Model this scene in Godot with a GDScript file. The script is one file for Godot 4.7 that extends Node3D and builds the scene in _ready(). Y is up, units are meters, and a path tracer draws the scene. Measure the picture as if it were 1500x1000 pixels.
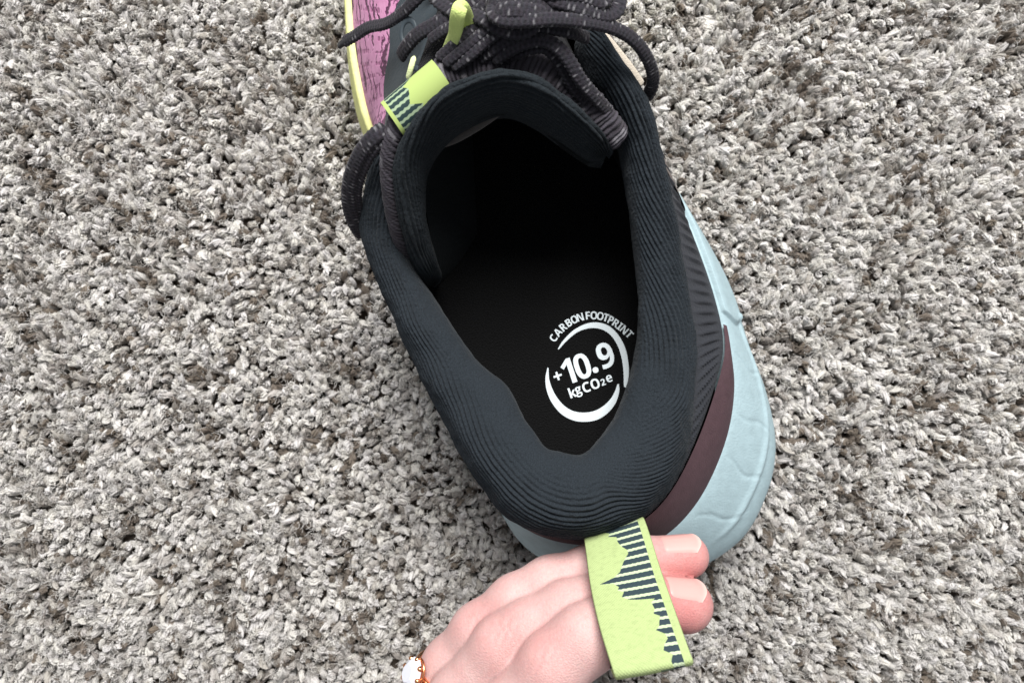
extends Node3D
# A running shoe held up by its heel loop above a cut-pile carpet, seen from above.

const FOCAL := 1250.0   # pixels of the 1500 x 1000 plan drawing
const EYE := 0.34       # height of the camera above the pile

var rng := RandomNumberGenerator.new()
var shoe: Node3D
var shoe_at := Vector3(0.02, 0.0, -0.03)
var mats := {}

# ------------------------------------------------------------------ helpers
func at(x: float, y: float, h: float) -> Vector3:      # traced plan point at height h -> metres
	var d := EYE - h
	return Vector3((x - 750.0) / FOCAL * d, h, (y - 500.0) / FOCAL * d)

func pts(a: Array) -> PackedVector3Array:
	var r := PackedVector3Array()
	for i in range(0, a.size(), 3):
		r.append(at(a[i], a[i + 1], a[i + 2]))
	return r

func spline(p: PackedVector3Array, t: float, closed := false) -> Vector3:
	var n := p.size()
	if not closed:
		t = clampf(t, 0.0, n - 1.0)
	var i := int(floor(t))
	if not closed and i > n - 2:
		i = n - 2
	var f := t - i
	var a: Vector3
	var b: Vector3
	var c: Vector3
	var d: Vector3
	if closed:
		a = p[posmod(i - 1, n)]; b = p[posmod(i, n)]; c = p[posmod(i + 1, n)]; d = p[posmod(i + 2, n)]
	else:
		b = p[i]; c = p[i + 1]
		a = p[i - 1] if i > 0 else b * 2.0 - c
		d = p[i + 2] if i + 2 < n else c * 2.0 - b
	var f2 := f * f
	var f3 := f2 * f
	return 0.5 * (2.0 * b + (c - a) * f + (2.0 * a - 5.0 * b + 4.0 * c - d) * f2 + (3.0 * b - a - 3.0 * c + d) * f3)

func resample(p: PackedVector3Array, step: float) -> PackedVector3Array:   # even arc length
	var fine := PackedVector3Array()
	var m := (p.size() - 1) * 24
	for i in m + 1:
		fine.append(spline(p, float(i) / 24.0))
	var lens := PackedFloat32Array([0.0])
	for i in m:
		lens.append(lens[i] + fine[i].distance_to(fine[i + 1]))
	var total := lens[m]
	var n := maxi(3, int(total / step))
	var r := PackedVector3Array()
	var k := 0
	for i in n + 1:
		var s := total * i / n
		while k < m - 1 and lens[k + 1] < s:
			k += 1
		var f := clampf((s - lens[k]) / maxf(lens[k + 1] - lens[k], 1e-9), 0.0, 1.0)
		r.append(fine[k].lerp(fine[k + 1], f))
	return r

func grid_normals(pos: PackedVector3Array, nu: int, nv: int, wrap: bool) -> PackedVector3Array:
	var nor := PackedVector3Array()
	nor.resize(nu * nv)
	for i in nu - 1:
		for j in nv - 1:
			var a := i * nv + j
			var b := a + 1
			var c := a + nv
			var d := c + 1
			var n := (pos[d] - pos[a]).cross(pos[b] - pos[c])
			nor[a] += n; nor[b] += n; nor[c] += n; nor[d] += n
	if wrap:
		for i in nu:
			var s := nor[i * nv] + nor[i * nv + nv - 1]
			nor[i * nv] = s
			nor[i * nv + nv - 1] = s
	for i in nor.size():
		nor[i] = nor[i].normalized()
	return nor

# a smooth sheet of nu x nv points; the winding is chosen so that it faces outwards
func sheet(pos: PackedVector3Array, nu: int, nv: int, wrap := false, col := PackedColorArray(), uv := PackedVector2Array()) -> ArrayMesh:
	var nor := grid_normals(pos, nu, nv, wrap)
	var mid := Vector3.ZERO
	for p in pos:
		mid += p
	mid /= pos.size()
	var vol := 0.0
	for i in pos.size():
		vol += nor[i].dot(pos[i] - mid)
	var flip := vol < 0.0
	if flip:
		for i in nor.size():
			nor[i] = -nor[i]
	var idx := PackedInt32Array()
	idx.resize((nu - 1) * (nv - 1) * 6)
	var k := 0
	for i in nu - 1:
		for j in nv - 1:
			var a := i * nv + j
			var b := a + 1
			var c := a + nv
			var d := c + 1
			var order := [a, d, c, a, b, d] if flip else [a, c, d, a, d, b]
			for q in 6:
				idx[k + q] = order[q]
			k += 6
	if uv.is_empty():
		uv.resize(nu * nv)
		for i in nu:
			for j in nv:
				uv[i * nv + j] = Vector2(float(i) / (nu - 1), float(j) / (nv - 1))
	# Godot's front is clockwise: check the first good face against its normal and turn all if needed
	var bad := 0.0
	for f in range(0, idx.size(), 30):
		var q := (pos[idx[f + 2]] - pos[idx[f]]).cross(pos[idx[f + 1]] - pos[idx[f]])
		bad += signf(q.dot(nor[idx[f]]))
	if bad < 0.0:
		for f in range(0, idx.size(), 3):
			var t := idx[f + 1]
			idx[f + 1] = idx[f + 2]
			idx[f + 2] = t
	return arrays(pos, nor, uv, col, idx)

func arrays(pos, nor, uv, col, idx) -> ArrayMesh:
	var a := []
	a.resize(Mesh.ARRAY_MAX)
	a[Mesh.ARRAY_VERTEX] = pos
	a[Mesh.ARRAY_NORMAL] = nor
	if uv.size(): a[Mesh.ARRAY_TEX_UV] = uv
	if col.size(): a[Mesh.ARRAY_COLOR] = col
	a[Mesh.ARRAY_INDEX] = idx
	var m := ArrayMesh.new()
	m.add_surface_from_arrays(Mesh.PRIMITIVE_TRIANGLES, a)
	return m

func obj(called: String, m: Mesh, mat: Material, parent: Node3D, label := "") -> MeshInstance3D:
	var o := MeshInstance3D.new()
	o.name = called
	o.mesh = m
	o.material_override = mat
	parent.add_child(o, true)
	if parent.get_parent() == self:
		o.position = -parent.position       # shapes are given in world metres
	if label: o.set_meta("label", label)
	return o

func thing(called: String, label: String, category: String, where: Vector3) -> Node3D:
	var o := Node3D.new()
	o.name = called
	add_child(o, true)
	o.position = where
	o.set_meta("label", label)
	o.set_meta("category", category)
	return o

func noise_tex(freq: float, seed_: int, size := 256, octaves := 3, normal := false, bump := 4.0) -> NoiseTexture2D:
	var n := FastNoiseLite.new()
	n.seed = seed_
	n.frequency = freq
	n.fractal_octaves = octaves
	var t := NoiseTexture2D.new()
	t.width = size
	t.height = size
	t.seamless = true
	t.noise = n
	t.as_normal_map = normal
	t.bump_strength = bump
	return t

func mottled(m: StandardMaterial3D, freq: float, seed_: int, low: float, high: float, octaves := 4) -> StandardMaterial3D:
	var t := noise_tex(freq, seed_, 256, octaves)
	var g := Gradient.new()
	g.set_color(0, Color(low, low, low))
	g.set_color(1, Color(high, high, high))
	t.color_ramp = g
	m.albedo_texture = t
	return m

func matte(col: Color, rough := 0.9, sheen := 0.0) -> StandardMaterial3D:
	var m := StandardMaterial3D.new()
	m.albedo_color = col
	m.roughness = rough
	m.metallic_specular = 0.35
	if sheen > 0.0:
		m.rim_enabled = true
		m.rim = sheen
		m.rim_tint = 0.4
	return m

func relief(m: StandardMaterial3D, tex: Texture2D, cm: float, per_metre := 0.0) -> StandardMaterial3D:
	m.heightmap_enabled = true
	m.heightmap_texture = tex
	m.heightmap_scale = cm
	if per_metre > 0.0:
		m.uv1_triplanar = true
		m.uv1_world_triplanar = true
		m.uv1_scale = Vector3.ONE * per_metre
	return m

# ------------------------------------------------------------------ scene
func _ready():
	rng.seed = 77
	var cam := Camera3D.new()
	cam.name = "camera"
	cam.fov = rad_to_deg(2.0 * atan(500.0 / FOCAL))
	cam.near = 0.01
	cam.far = 20.0
	cam.position = Vector3(0, EYE, 0)
	cam.rotation_degrees = Vector3(-90, 0, 0)
	var optics := CameraAttributesPhysical.new()      # a phone lens: same 43.6 degrees, softly out of focus at the carpet
	optics.frustum_focal_length = 12.0 * FOCAL / 500.0
	optics.frustum_focus_distance = 0.255
	optics.frustum_near = 0.01
	optics.frustum_far = 20.0
	optics.exposure_aperture = 20.0
	cam.attributes = optics
	add_child(cam)
	cam.current = true
	var env := Environment.new()
	env.background_mode = Environment.BG_COLOR       # the even light of a pale room
	env.background_color = Color(0.29, 0.30, 0.315).linear_to_srgb()
	env.tonemap_mode = Environment.TONE_MAPPER_LINEAR
	env.tonemap_exposure = 1.0
	env.sdfgi_enabled = true
	env.ssao_enabled = true
	env.ssil_enabled = true
	var we := WorldEnvironment.new()
	we.name = "surroundings"
	we.environment = env
	add_child(we)
	var win := AreaLight3D.new()                      # the window the photo is lit by
	win.name = "window_light"
	win.area_size = Vector2(0.8, 0.7)
	win.light_energy = 4.9
	win.light_color = Color(1.0, 0.99, 0.975)
	win.shadow_enabled = true
	win.area_range = 6.0
	add_child(win)
	win.look_at_from_position(Vector3(0.06, 1.30, -0.95), Vector3(0, 0, 0), Vector3.UP)

	make_materials()
	build_carpet()
	shoe = thing("running_shoe", "charcoal running shoe with mauve toe knit, pale blue sole and lime heel loop", "shoe", shoe_at)
	build_sole_and_upper()
	build_collar()
	build_insole()
	build_tongue()
	build_laces()
	build_heel_loop()
	build_hand()

func make_materials():
	var fine := noise_tex(0.05, 3, 256, 4)
	mats.fine = fine
	mats.collar = mottled(relief(matte(Color(0.205, 0.237, 0.268), 0.95, 0.2), fine, 0.045, 55.0), 0.16, 51, 0.45, 1.0)
	mats.lining = relief(matte(Color(0.03, 0.032, 0.036), 1.0, 0.0), fine, 0.03, 60.0)
	mats.tongue = mottled(relief(matte(Color(0.18, 0.21, 0.235), 0.95, 0.12), fine, 0.04, 60.0), 0.16, 52, 0.45, 1.0)
	mats.inner = mottled(relief(matte(Color(0.14, 0.16, 0.172), 1.0), fine, 0.04, 60.0), 0.16, 52, 0.5, 1.0)
	mats.edge = relief(matte(Color(0.19, 0.175, 0.2), 0.9, 0.25), fine, 0.03, 90.0)
	mats.foam = relief(matte(Color(0.695, 0.79, 0.82), 0.6), noise_tex(0.09, 8, 256, 4), 0.012, 40.0)
	mottled(mats.foam, 0.02, 61, 0.9, 1.0, 6)
	mats.foam_lime = relief(matte(Color(0.92, 0.93, 0.64), 0.6), noise_tex(0.03, 8, 256, 5), 0.04, 22.0)
	mats.plum = relief(matte(Color(0.36, 0.275, 0.30), 0.7), noise_tex(0.08, 5, 256, 4), 0.012, 60.0)
	mottled(mats.plum, 0.015, 62, 0.86, 1.0, 6)
	mats.side = relief(matte(Color(0.20, 0.21, 0.235), 0.9, 0.2), fine, 0.03, 60.0)
	mats.overlay = relief(matte(Color(0.24, 0.275, 0.30), 0.5), fine, 0.008, 50.0)
	mats.black = matte(Color(0.05, 0.05, 0.055), 0.8)
	mats.lime = relief(matte(Color(0.80, 0.90, 0.50), 0.75), fine, 0.012, 70.0)
	var lace := relief(matte(Color.WHITE, 0.85, 0.2), fine, 0.02, 120.0)
	lace.vertex_color_use_as_albedo = true
	mats.lace = lace
	mats.print = relief(matte(Color(0.86, 0.90, 0.92), 0.8), fine, 0.008, 80.0)

# ------------------------------------------------------------------ carpet
func tuft_mesh(k: int) -> ArrayMesh:      # one twisted yarn end: a bundle of plies that fray at the cut tip
	var r := RandomNumberGenerator.new()
	r.seed = 100 + k
	var nu := 9
	var nv := 6
	var plies := 7
	var lean := r.randf_range(0.1, 0.9)
	var bend := r.randf_range(-0.5, 0.9)
	var rad := r.randf_range(0.00095, 0.00130)
	var twist := r.randf_range(2.0, 4.5) * (1 if k % 2 else -1)
	var ln := r.randf_range(0.0080, 0.0104)
	var st := SurfaceTool.new()
	st.begin(Mesh.PRIMITIVE_TRIANGLES)
	for q in plies:
		var pos := PackedVector3Array()
		var c := Vector3(0, -0.0085, 0)
		var dir := Vector3(0.25 * lean, 1, 0).normalized()
		var lat := Vector3(0, 0, 1)
		var own := ln * r.randf_range(0.86, 1.06)
		var pr := rad * r.randf_range(0.40, 0.56)
		var out := 0.0 if q == 0 else 1.0
		var fray := r.randf_range(-0.1, 0.4)
		for i in nu:
			var t := float(i) / (nu - 1)
			var w := pr
			if i == nu - 1: w *= 0.15
			elif i == nu - 2: w *= 0.8
			var side := dir.cross(lat).normalized()
			var a0 := TAU * q / (plies - 1) + twist * t
			var off := (side * cos(a0) + lat * sin(a0)) * rad * 0.78 * out * (1.0 + fray * t * t)
			for j in nv + 1:
				var a := TAU * j / nv
				pos.append(c + off + (side * cos(a) + lat * sin(a)) * w + Vector3(0, 0.00015 * sin(i * 2.1 + q), 0))
			c += dir * own / (nu - 1) * (0.4 if i >= nu - 2 else 1.0)
			dir = dir.rotated(Vector3(0, 0, -1), lean * 0.30 * (t * 1.6 + 0.2)).rotated(Vector3.UP, bend * 0.22)
			lat = lat.rotated(Vector3.UP, bend * 0.22)
		st.append_from(sheet(pos, nu, nv + 1, true), 0, Transform3D())
	return st.commit()

func fuzz_mesh(k: int) -> ArrayMesh:      # a few loose fibres
	var r := RandomNumberGenerator.new()
	r.seed = 300 + k
	var st := SurfaceTool.new()
	st.begin(Mesh.PRIMITIVE_TRIANGLES)
	for q in 4:
		var pos := PackedVector3Array()
		var c := Vector3(r.randf_range(-.001, .001), r.randf_range(-.001, 0), r.randf_range(-.001, .001))
		var dir := Vector3(r.randf_range(-1, 1), r.randf_range(-0.2, 0.9), r.randf_range(-1, 1)).normalized()
		var ax := Vector3(r.randf_range(-1, 1), r.randf_range(-1, 1), r.randf_range(-1, 1)).normalized()
		for i in 6:
			var sd := dir.cross(Vector3(0.3, 0.8, 0.5)).normalized()
			var up := dir.cross(sd)
			for j in 4:
				var a := TAU * j / 3.0
				pos.append(c + (sd * cos(a) + up * sin(a)) * 0.00011)
			c += dir * 0.0006
			dir = dir.rotated(ax, 0.35)
		st.append_from(sheet(pos, 6, 4, true), 0, Transform3D())
	return st.commit()

func build_carpet():
	var root := Node3D.new()
	root.name = "carpet"
	add_child(root)
	root.set_meta("kind", "structure")
	root.set_meta("label", "flecked beige and grey cut-pile carpet")
	var back := PlaneMesh.new()
	back.size = Vector2(3.0, 3.0)
	var b := obj("backing", back, matte(Color(0.30, 0.27, 0.245), 1.0), root)
	b.position = Vector3(0, -0.0085, 0)
	var yarn := relief(matte(Color.WHITE, 1.0, 0.25), noise_tex(0.08, 21, 256, 4), 0.07, 160.0)
	yarn.vertex_color_use_as_albedo = true
	var kinds := 12
	var fuzzes := 4
	var per := []
	var cols := []
	for k in kinds + fuzzes:
		per.append([])
		cols.append([])
	var swirl := FastNoiseLite.new()
	swirl.seed = 5
	swirl.frequency = 22.0
	var tone := FastNoiseLite.new()
	tone.seed = 9
	tone.frequency = 60.0
	var pitch := 0.0023
	var z := -0.46
	while z < 0.40:
		var x := -0.56
		while x < 0.56:
			var beyond := absf(x) > 0.26 or z < -0.18 or z > 0.17     # wholly outside the photo: thinner and larger tufts
			if beyond and rng.randf() < 0.5:
				x += pitch
				continue
			var px := x + rng.randf_range(-0.5, 0.5) * pitch
			var pz := z + rng.randf_range(-0.5, 0.5) * pitch
			var yaw := swirl.get_noise_2d(px, pz) * 5.0 + rng.randf_range(-1.5, 1.5)
			var bs := Basis(Vector3.UP, yaw) * Basis(Vector3.RIGHT, rng.randf_range(-0.35, 0.35))
			bs = bs.scaled(Vector3.ONE * rng.randf_range(0.76, 1.06) * (1.3 if beyond else 1.0))
			var k := rng.randi() % kinds
			var y := rng.randf_range(-0.0026, 0.0010) + tone.get_noise_2d(px + 3.0, pz) * 0.002
			per[k].append(Transform3D(bs, Vector3(px, y, pz)))
			var v := rng.randf() + tone.get_noise_2d(px, pz) * 0.75 + swirl.get_noise_2d(px + 5.0, pz) * 0.25
			var c := Color(0.965, 0.937, 0.903)
			if v < 0.02: c = Color(0.26, 0.215, 0.175)
			elif v < 0.13: c = Color(0.40, 0.365, 0.335)
			elif v < 0.36: c = Color(0.67, 0.632, 0.592)
			var g := rng.randf_range(0.88, 1.08)
			cols[k].append(Color(c.r * g, c.g * g, c.b * g * rng.randf_range(0.97, 1.03)))
			if not beyond and rng.randf() < 0.5:
				var q := kinds + rng.randi() % fuzzes
				per[q].append(Transform3D(Basis(Vector3.UP, rng.randf() * TAU), Vector3(px, y + 0.0004, pz)))
				cols[q].append(Color(c.r * 1.05, c.g * 1.05, c.b * 1.05))
			x += pitch
		z += pitch
	for k in kinds + fuzzes:
		var mm := MultiMesh.new()
		mm.transform_format = MultiMesh.TRANSFORM_3D
		mm.use_colors = true
		mm.mesh = tuft_mesh(k) if k < kinds else fuzz_mesh(k)
		mm.instance_count = per[k].size()
		for i in per[k].size():
			mm.set_instance_transform(i, per[k][i])
			mm.set_instance_color(i, cols[k][i])
		var mi := MultiMeshInstance3D.new()
		mi.name = "pile" if k < kinds else "fuzz"
		mi.multimesh = mm
		mi.material_override = yarn
		mi.set_meta("kind", "stuff")
		root.add_child(mi, true)

# ------------------------------------------------------------------ sole and upper
# 26 stations round the shoe, from the back of the heel up the right side, round the toe and down the left side
var loop_bulge := []   # outermost line of the midsole
var loop_top := []     # where the upper leaves the midsole
var loop_mid := []     # top of the heel overlay
var loop_open := []    # outer edge of the collar and of the throat
var L_b: PackedVector3Array
var L_t: PackedVector3Array
var L_m: PackedVector3Array
var L_o: PackedVector3Array
var L_g: PackedVector3Array   # ground edge

func build_sole_and_upper():
	loop_bulge = [905, 850, .035, 1000, 843, .035, 1085, 795, .036, 1126, 725, .037, 1139, 655, .037, 1126, 580, .037, 1102, 515, .037, 1070, 425, .038, 1006, 312, .036, 948, 205, .033,
		905, 90, .028, 888, 0, .024, 905, -130, .022, 890, -230, .022, 720, -320, .024, 560, -240, .022, 508, -110, .021, 506, 40, .021, 518, 150, .021, 545, 235, .02,
		575, 330, .02, 625, 460, .02, 665, 590, .022, 708, 695, .026, 760, 792, .03, 830, 836, .033]
	loop_top = [900, 800, .058, 965, 790, .060, 1022, 735, .058, 1062, 650, .056, 1076, 570, .055, 1068, 500, .055, 1052, 440, .055, 1030, 375, .054, 1002, 308, .050, 950, 205, .045,
		900, 90, .040, 880, 0, .035, 893, -130, .032, 875, -225, .032, 720, -305, .034, 574, -230, .032, 512, -110, .032, 509, 30, .034, 528, 150, .036, 554, 230, .04,
		568, 330, .042, 610, 450, .045, 655, 570, .047, 705, 680, .050, 752, 755, .053, 810, 790, .056]
	loop_mid = [876, 789, .079, 939, 764, .079, 985, 717, .0755, 1025, 638, .0705, 1056, 545, .064, 1062, 494, .0575, 1050, 436, .0565, 1028, 370, .0555, 1001, 303, .053, 955, 200, .062,
		910, 90, .062, 875, -10, .058, 868, -120, .055, 828, -190, .050, 712, -240, .050, 602, -180, .050, 560, -90, .055, 560, 40, .062, 560, 140, .062, 553, 225, .065,
		548, 330, .060, 590, 440, .060, 630, 560, .062, 688, 665, .066, 742, 746, .074, 802, 783, .078]
	loop_open = [868, 783, .085, 925, 762, .085, 975, 712, .080, 1006, 640, .078, 1017, 550, .076, 1012, 470, .074, 999, 390, .074, 985, 310, .075, 966, 228, .080, 943, 150, .088,
		890, 62, .092, 830, 0, .092, 770, -90, .082, 735, -125, .078, 700, -135, .076, 670, -110, .078, 655, -40, .086, 640, 50, .092, 602, 130, .094, 562, 205, .090,
		531, 335, .072, 560, 425, .070, 610, 530, .072, 672, 645, .076, 738, 748, .081, 800, 780, .083]
	L_b = pts(loop_bulge); L_t = pts(loop_top); L_m = pts(loop_mid); L_o = pts(loop_open)
	L_g = PackedVector3Array()
	var mid := Vector3.ZERO
	for p in L_b: mid += p
	mid /= L_b.size()
	for p in L_b:
		var to := Vector3(mid.x - p.x, 0, mid.z - p.z).normalized()
		L_g.append(p + to * 0.006 + Vector3(0, -0.017, 0))
	midsole("midsole", 19.6, 36.2, mats.foam, "pale blue-grey foam heel of the sole")
	midsole("midsole_front", 10.2, 19.6, mats.foam_lime, "lime foam forefoot of the sole")
	upper("heel_overlay", L_t, L_m, L_m, 21.0, 31.35, 0.0008, mats.plum, 0, "smooth plum band round the heel")
	upper("side_knit", L_m, L_o, L_o, 21.0, 34.5, 0.0, mats.side, 1, "black ribbed knit below the collar")
	var img := pink_image()
	var pk := matte(Color.WHITE, 0.85, 0.15)
	pk.albedo_texture = img[0]
	pk.heightmap_enabled = true
	pk.heightmap_texture = img[1]
	pk.heightmap_scale = 0.06
	pk.uv1_scale = Vector3(2.2, 0.42, 1)
	var dusk := relief(matte(Color(0.47, 0.44, 0.43), 0.7), mats.fine, 0.01, 60.0)
	upper("side_overlay", L_t, L_m, L_o, 8.0, 11.6, 0.0005, dusk, 0, "dusky grey overlay on the side")
	upper("upper_knit", L_t, L_m, L_o, 11.5, 21.2, 0.001, pk, 0, "mauve-pink patterned toe knit")
	eyestay()

func midsole(called: String, s0: float, s1: float, mat: Material, label: String):
	var n := int((s1 - s0) * 60.0)
	var m := 126
	var pos := PackedVector3Array()
	var mid := Vector3(0.01, 0.03, -0.03)
	for i in n + 1:
		var s := s0 + (s1 - s0) * i / n
		var t := spline(L_t, s, true)
		var b := spline(L_b, s, true)
		var g := spline(L_g, s, true)
		var inn := Vector3(mid.x - t.x, 0, 0).normalized() * 0.006
		if s > 24.0 and s < 28.0 or s > 12.5 and s < 15.5:
			inn = (mid - t) * Vector3(1, 0, 1)
			inn = inn.normalized() * 0.006
		var prof := PackedVector3Array([t + inn - Vector3(0, 0.002, 0), t, t.lerp(b, 0.5) + Vector3(0, 0.0016, 0), b.lerp(t, 0.12) + Vector3(0, 0.0008, 0), b + Vector3(0, -0.003, 0), b.lerp(g, 0.55), g, g + inn * 1.6 - Vector3(0, 0.0015, 0)])
		for j in m + 1:
			pos.append(spline(prof, 7.0 * j / m))
	var nor := grid_normals(pos, n + 1, m + 1, false)
	for i in n + 1:
		var s := fposmod(s0 + (s1 - s0) * i / n, 26.0)
		for j in m + 1:
			var v := 7.0 * j / m
			var d := 0.0
			# long ridge near the outer edge of the heel flare, with creases crossing the flare
			if s > 1.5 and s < 6.4:
				d += 0.0008 * exp(-pow((v - 2.42 + 0.1 * sin(s)) / 0.10, 2.0)) * smoothstep(1.5, 2.4, s)
			for cr in [[1.15, 0.5], [2.15, 0.9], [2.95, 0.35], [3.9, 0.6], [5.0, 0.5]]:
				var sc: float = cr[0] + (v - 2.0) * cr[1] * 0.55
				if v > 1.1 and v < 2.75:
					d -= 0.00028 * exp(-pow((s - sc - 0.06 * sin(v * 5.0 + cr[0] * 9.0)) / 0.04, 2.0)) * smoothstep(1.1, 1.5, v) * smoothstep(2.75, 2.3, v)
			# the front clip of the heel foam ends in a rounded step
			if s > 5.3 and s < 9.0 and v > 1.0:
				d += 0.0013 * smoothstep(5.50, 5.60, s - 0.52 * (v - 1.0) - 0.22 * pow(maxf(1.9 - v, 0.0), 2.0)) * smoothstep(3.0, 2.5, v) * (1.0 - smoothstep(7.6, 9.0, s))
			var q := i * (m + 1) + j
			var nn := nor[q]
			if nn.dot(pos[q] - mid) < 0.0: nn = -nn
			pos[q] += nn * d
	var o := obj(called, sheet(pos, n + 1, m + 1), mat, shoe, label)
	# underside
	var under := PackedVector3Array()
	for i in n + 1:
		var e := pos[i * (m + 1) + m]
		under.append(e)
		under.append(Vector3(lerpf(e.x, mid.x + (e.z * -0.12), 1.0), e.y, e.z))
	obj("outsole", sheet(under, n + 1, 2), mats.black, o)

func upper(called: String, a: PackedVector3Array, b: PackedVector3Array, c: PackedVector3Array, s0: float, s1: float, puff: float, mat: Material, steps: int, label: String):
	var n := int((s1 - s0) * (90.0 if steps == 1 else 26.0))
	var two := b != c
	var m := 24 if two else 14
	var pos := PackedVector3Array()
	for i in n + 1:
		var s := s0 + (s1 - s0) * i / n
		var p0 := spline(a, s, true)
		var p1 := spline(b, s, true)
		var p2 := spline(c, s, true)
		var inn := Vector3(0.01 - p0.x, 0, (-0.03 - p0.z) * 0.3).normalized()
		for j in m + 1:
			var t := float(j) / m
			var p: Vector3
			if two:
				p = spline(PackedVector3Array([p0 + inn * 0.002, p1, p2]), t * 2.0)
			else:
				p = (p0 + (inn * 0.0004 - Vector3(0, 0.001, 0)) * (1.0 if steps == 1 else 0.0)).lerp(p1, t)
			p -= inn * puff * sin(t * PI)
			if steps == 1:
				var sp := fposmod((s + 0.5 * t) * 4.6, 1.0)
				var ridge := exp(-pow((sp - 0.5) / 0.09, 2.0)) * sin(clampf(t * 1.15 - 0.08, 0, 1) * PI)
				p -= inn * (0.0010 * ridge + 0.0006 * sp * sin(t * PI) * (1.0 - t)) - Vector3(0, 0.0004 * ridge, 0)
			pos.append(p)
	obj(called, sheet(pos, n + 1, m + 1), mat, shoe, label)

func pink_image() -> Array:
	var w := 512
	var im := Image.create(w, w, false, Image.FORMAT_RGB8)
	var hm := Image.create(w, w, false, Image.FORMAT_RGB8)
	var a := FastNoiseLite.new()
	a.seed = 4
	a.frequency = 0.02
	var b := FastNoiseLite.new()
	b.seed = 12
	b.frequency = 0.035
	for y in w:
		for x in w:
			# slits run with the length of the shoe (u)
			var bend := b.get_noise_2d(x * 0.5, y * 0.3) * 16.0
			var s := a.get_noise_2d(x * 0.55, (y + bend) * 3.2)
			var slit := smoothstep(0.23, 0.30, s)
			var dot := smoothstep(0.25, 0.6, sin(x * TAU / 20.0 + (PI if int(y / 10.0) % 2 else 0.0)) * sin(y * PI / 10.0)) * smoothstep(-0.15, 0.1, b.get_noise_2d(x * 1.2, y * 1.2))
			dot = absf(dot)
			var c := Color(0.86, 0.62, 0.77).lerp(Color(0.76, 0.50, 0.66), 0.5 + 0.5 * b.get_noise_2d(x * 1.5, y * 1.5))
			c = c.lerp(Color(0.42, 0.17, 0.33), dot * 0.5)
			c = c.lerp(Color(0.30, 0.12, 0.25), slit * 0.9)
			im.set_pixel(x, y, c)
			var h := clampf(0.75 - slit * 0.6 - dot * 0.25, 0, 1)
			hm.set_pixel(x, y, Color(h, h, h))
	return [ImageTexture.create_from_image(im), ImageTexture.create_from_image(hm)]

func eyestay():
	# grey bonded overlay beside the throat, pierced for the laces
	var n := 90
	var m := 12
	var pos := PackedVector3Array()
	for i in n + 1:
		var s := 15.6 + 3.2 * i / n
		var o := spline(L_o, s, true)
		var k := spline(L_m, s, true)
		var reach := 0.42 + 0.46 * smoothstep(16.3, 17.1, s) * (1.0 - smoothstep(18.0, 18.8, s)) + 0.05 * sin(s * 5.0)
		for j in m + 1:
			var t := float(j) / m
			var p := o.lerp(k, t * reach)
			p += Vector3(-0.0007, 0.0012 * (1.0 - 0.6 * pow(t, 6.0)), 0)
			pos.append(p)
	obj("eyestay", sheet(pos, n + 1, m + 1), mats.overlay, shoe, "smooth grey lace overlay")
	for e in [[598, 48, .094], [606, 118, .096], [630, -30, .09]]:
		var c := at(e[0], e[1], e[2])
		var ring := TorusMesh.new()
		ring.inner_radius = 0.0019
		ring.outer_radius = 0.0033
		ring.rings = 24
		ring.ring_segments = 10
		var q := obj("eyelet", ring, mats.overlay, shoe)
		q.position = c - shoe.position
		q.rotation_degrees = Vector3(5, 0, 30)
		q.scale = Vector3(1, 0.6, 1.4)

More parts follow.
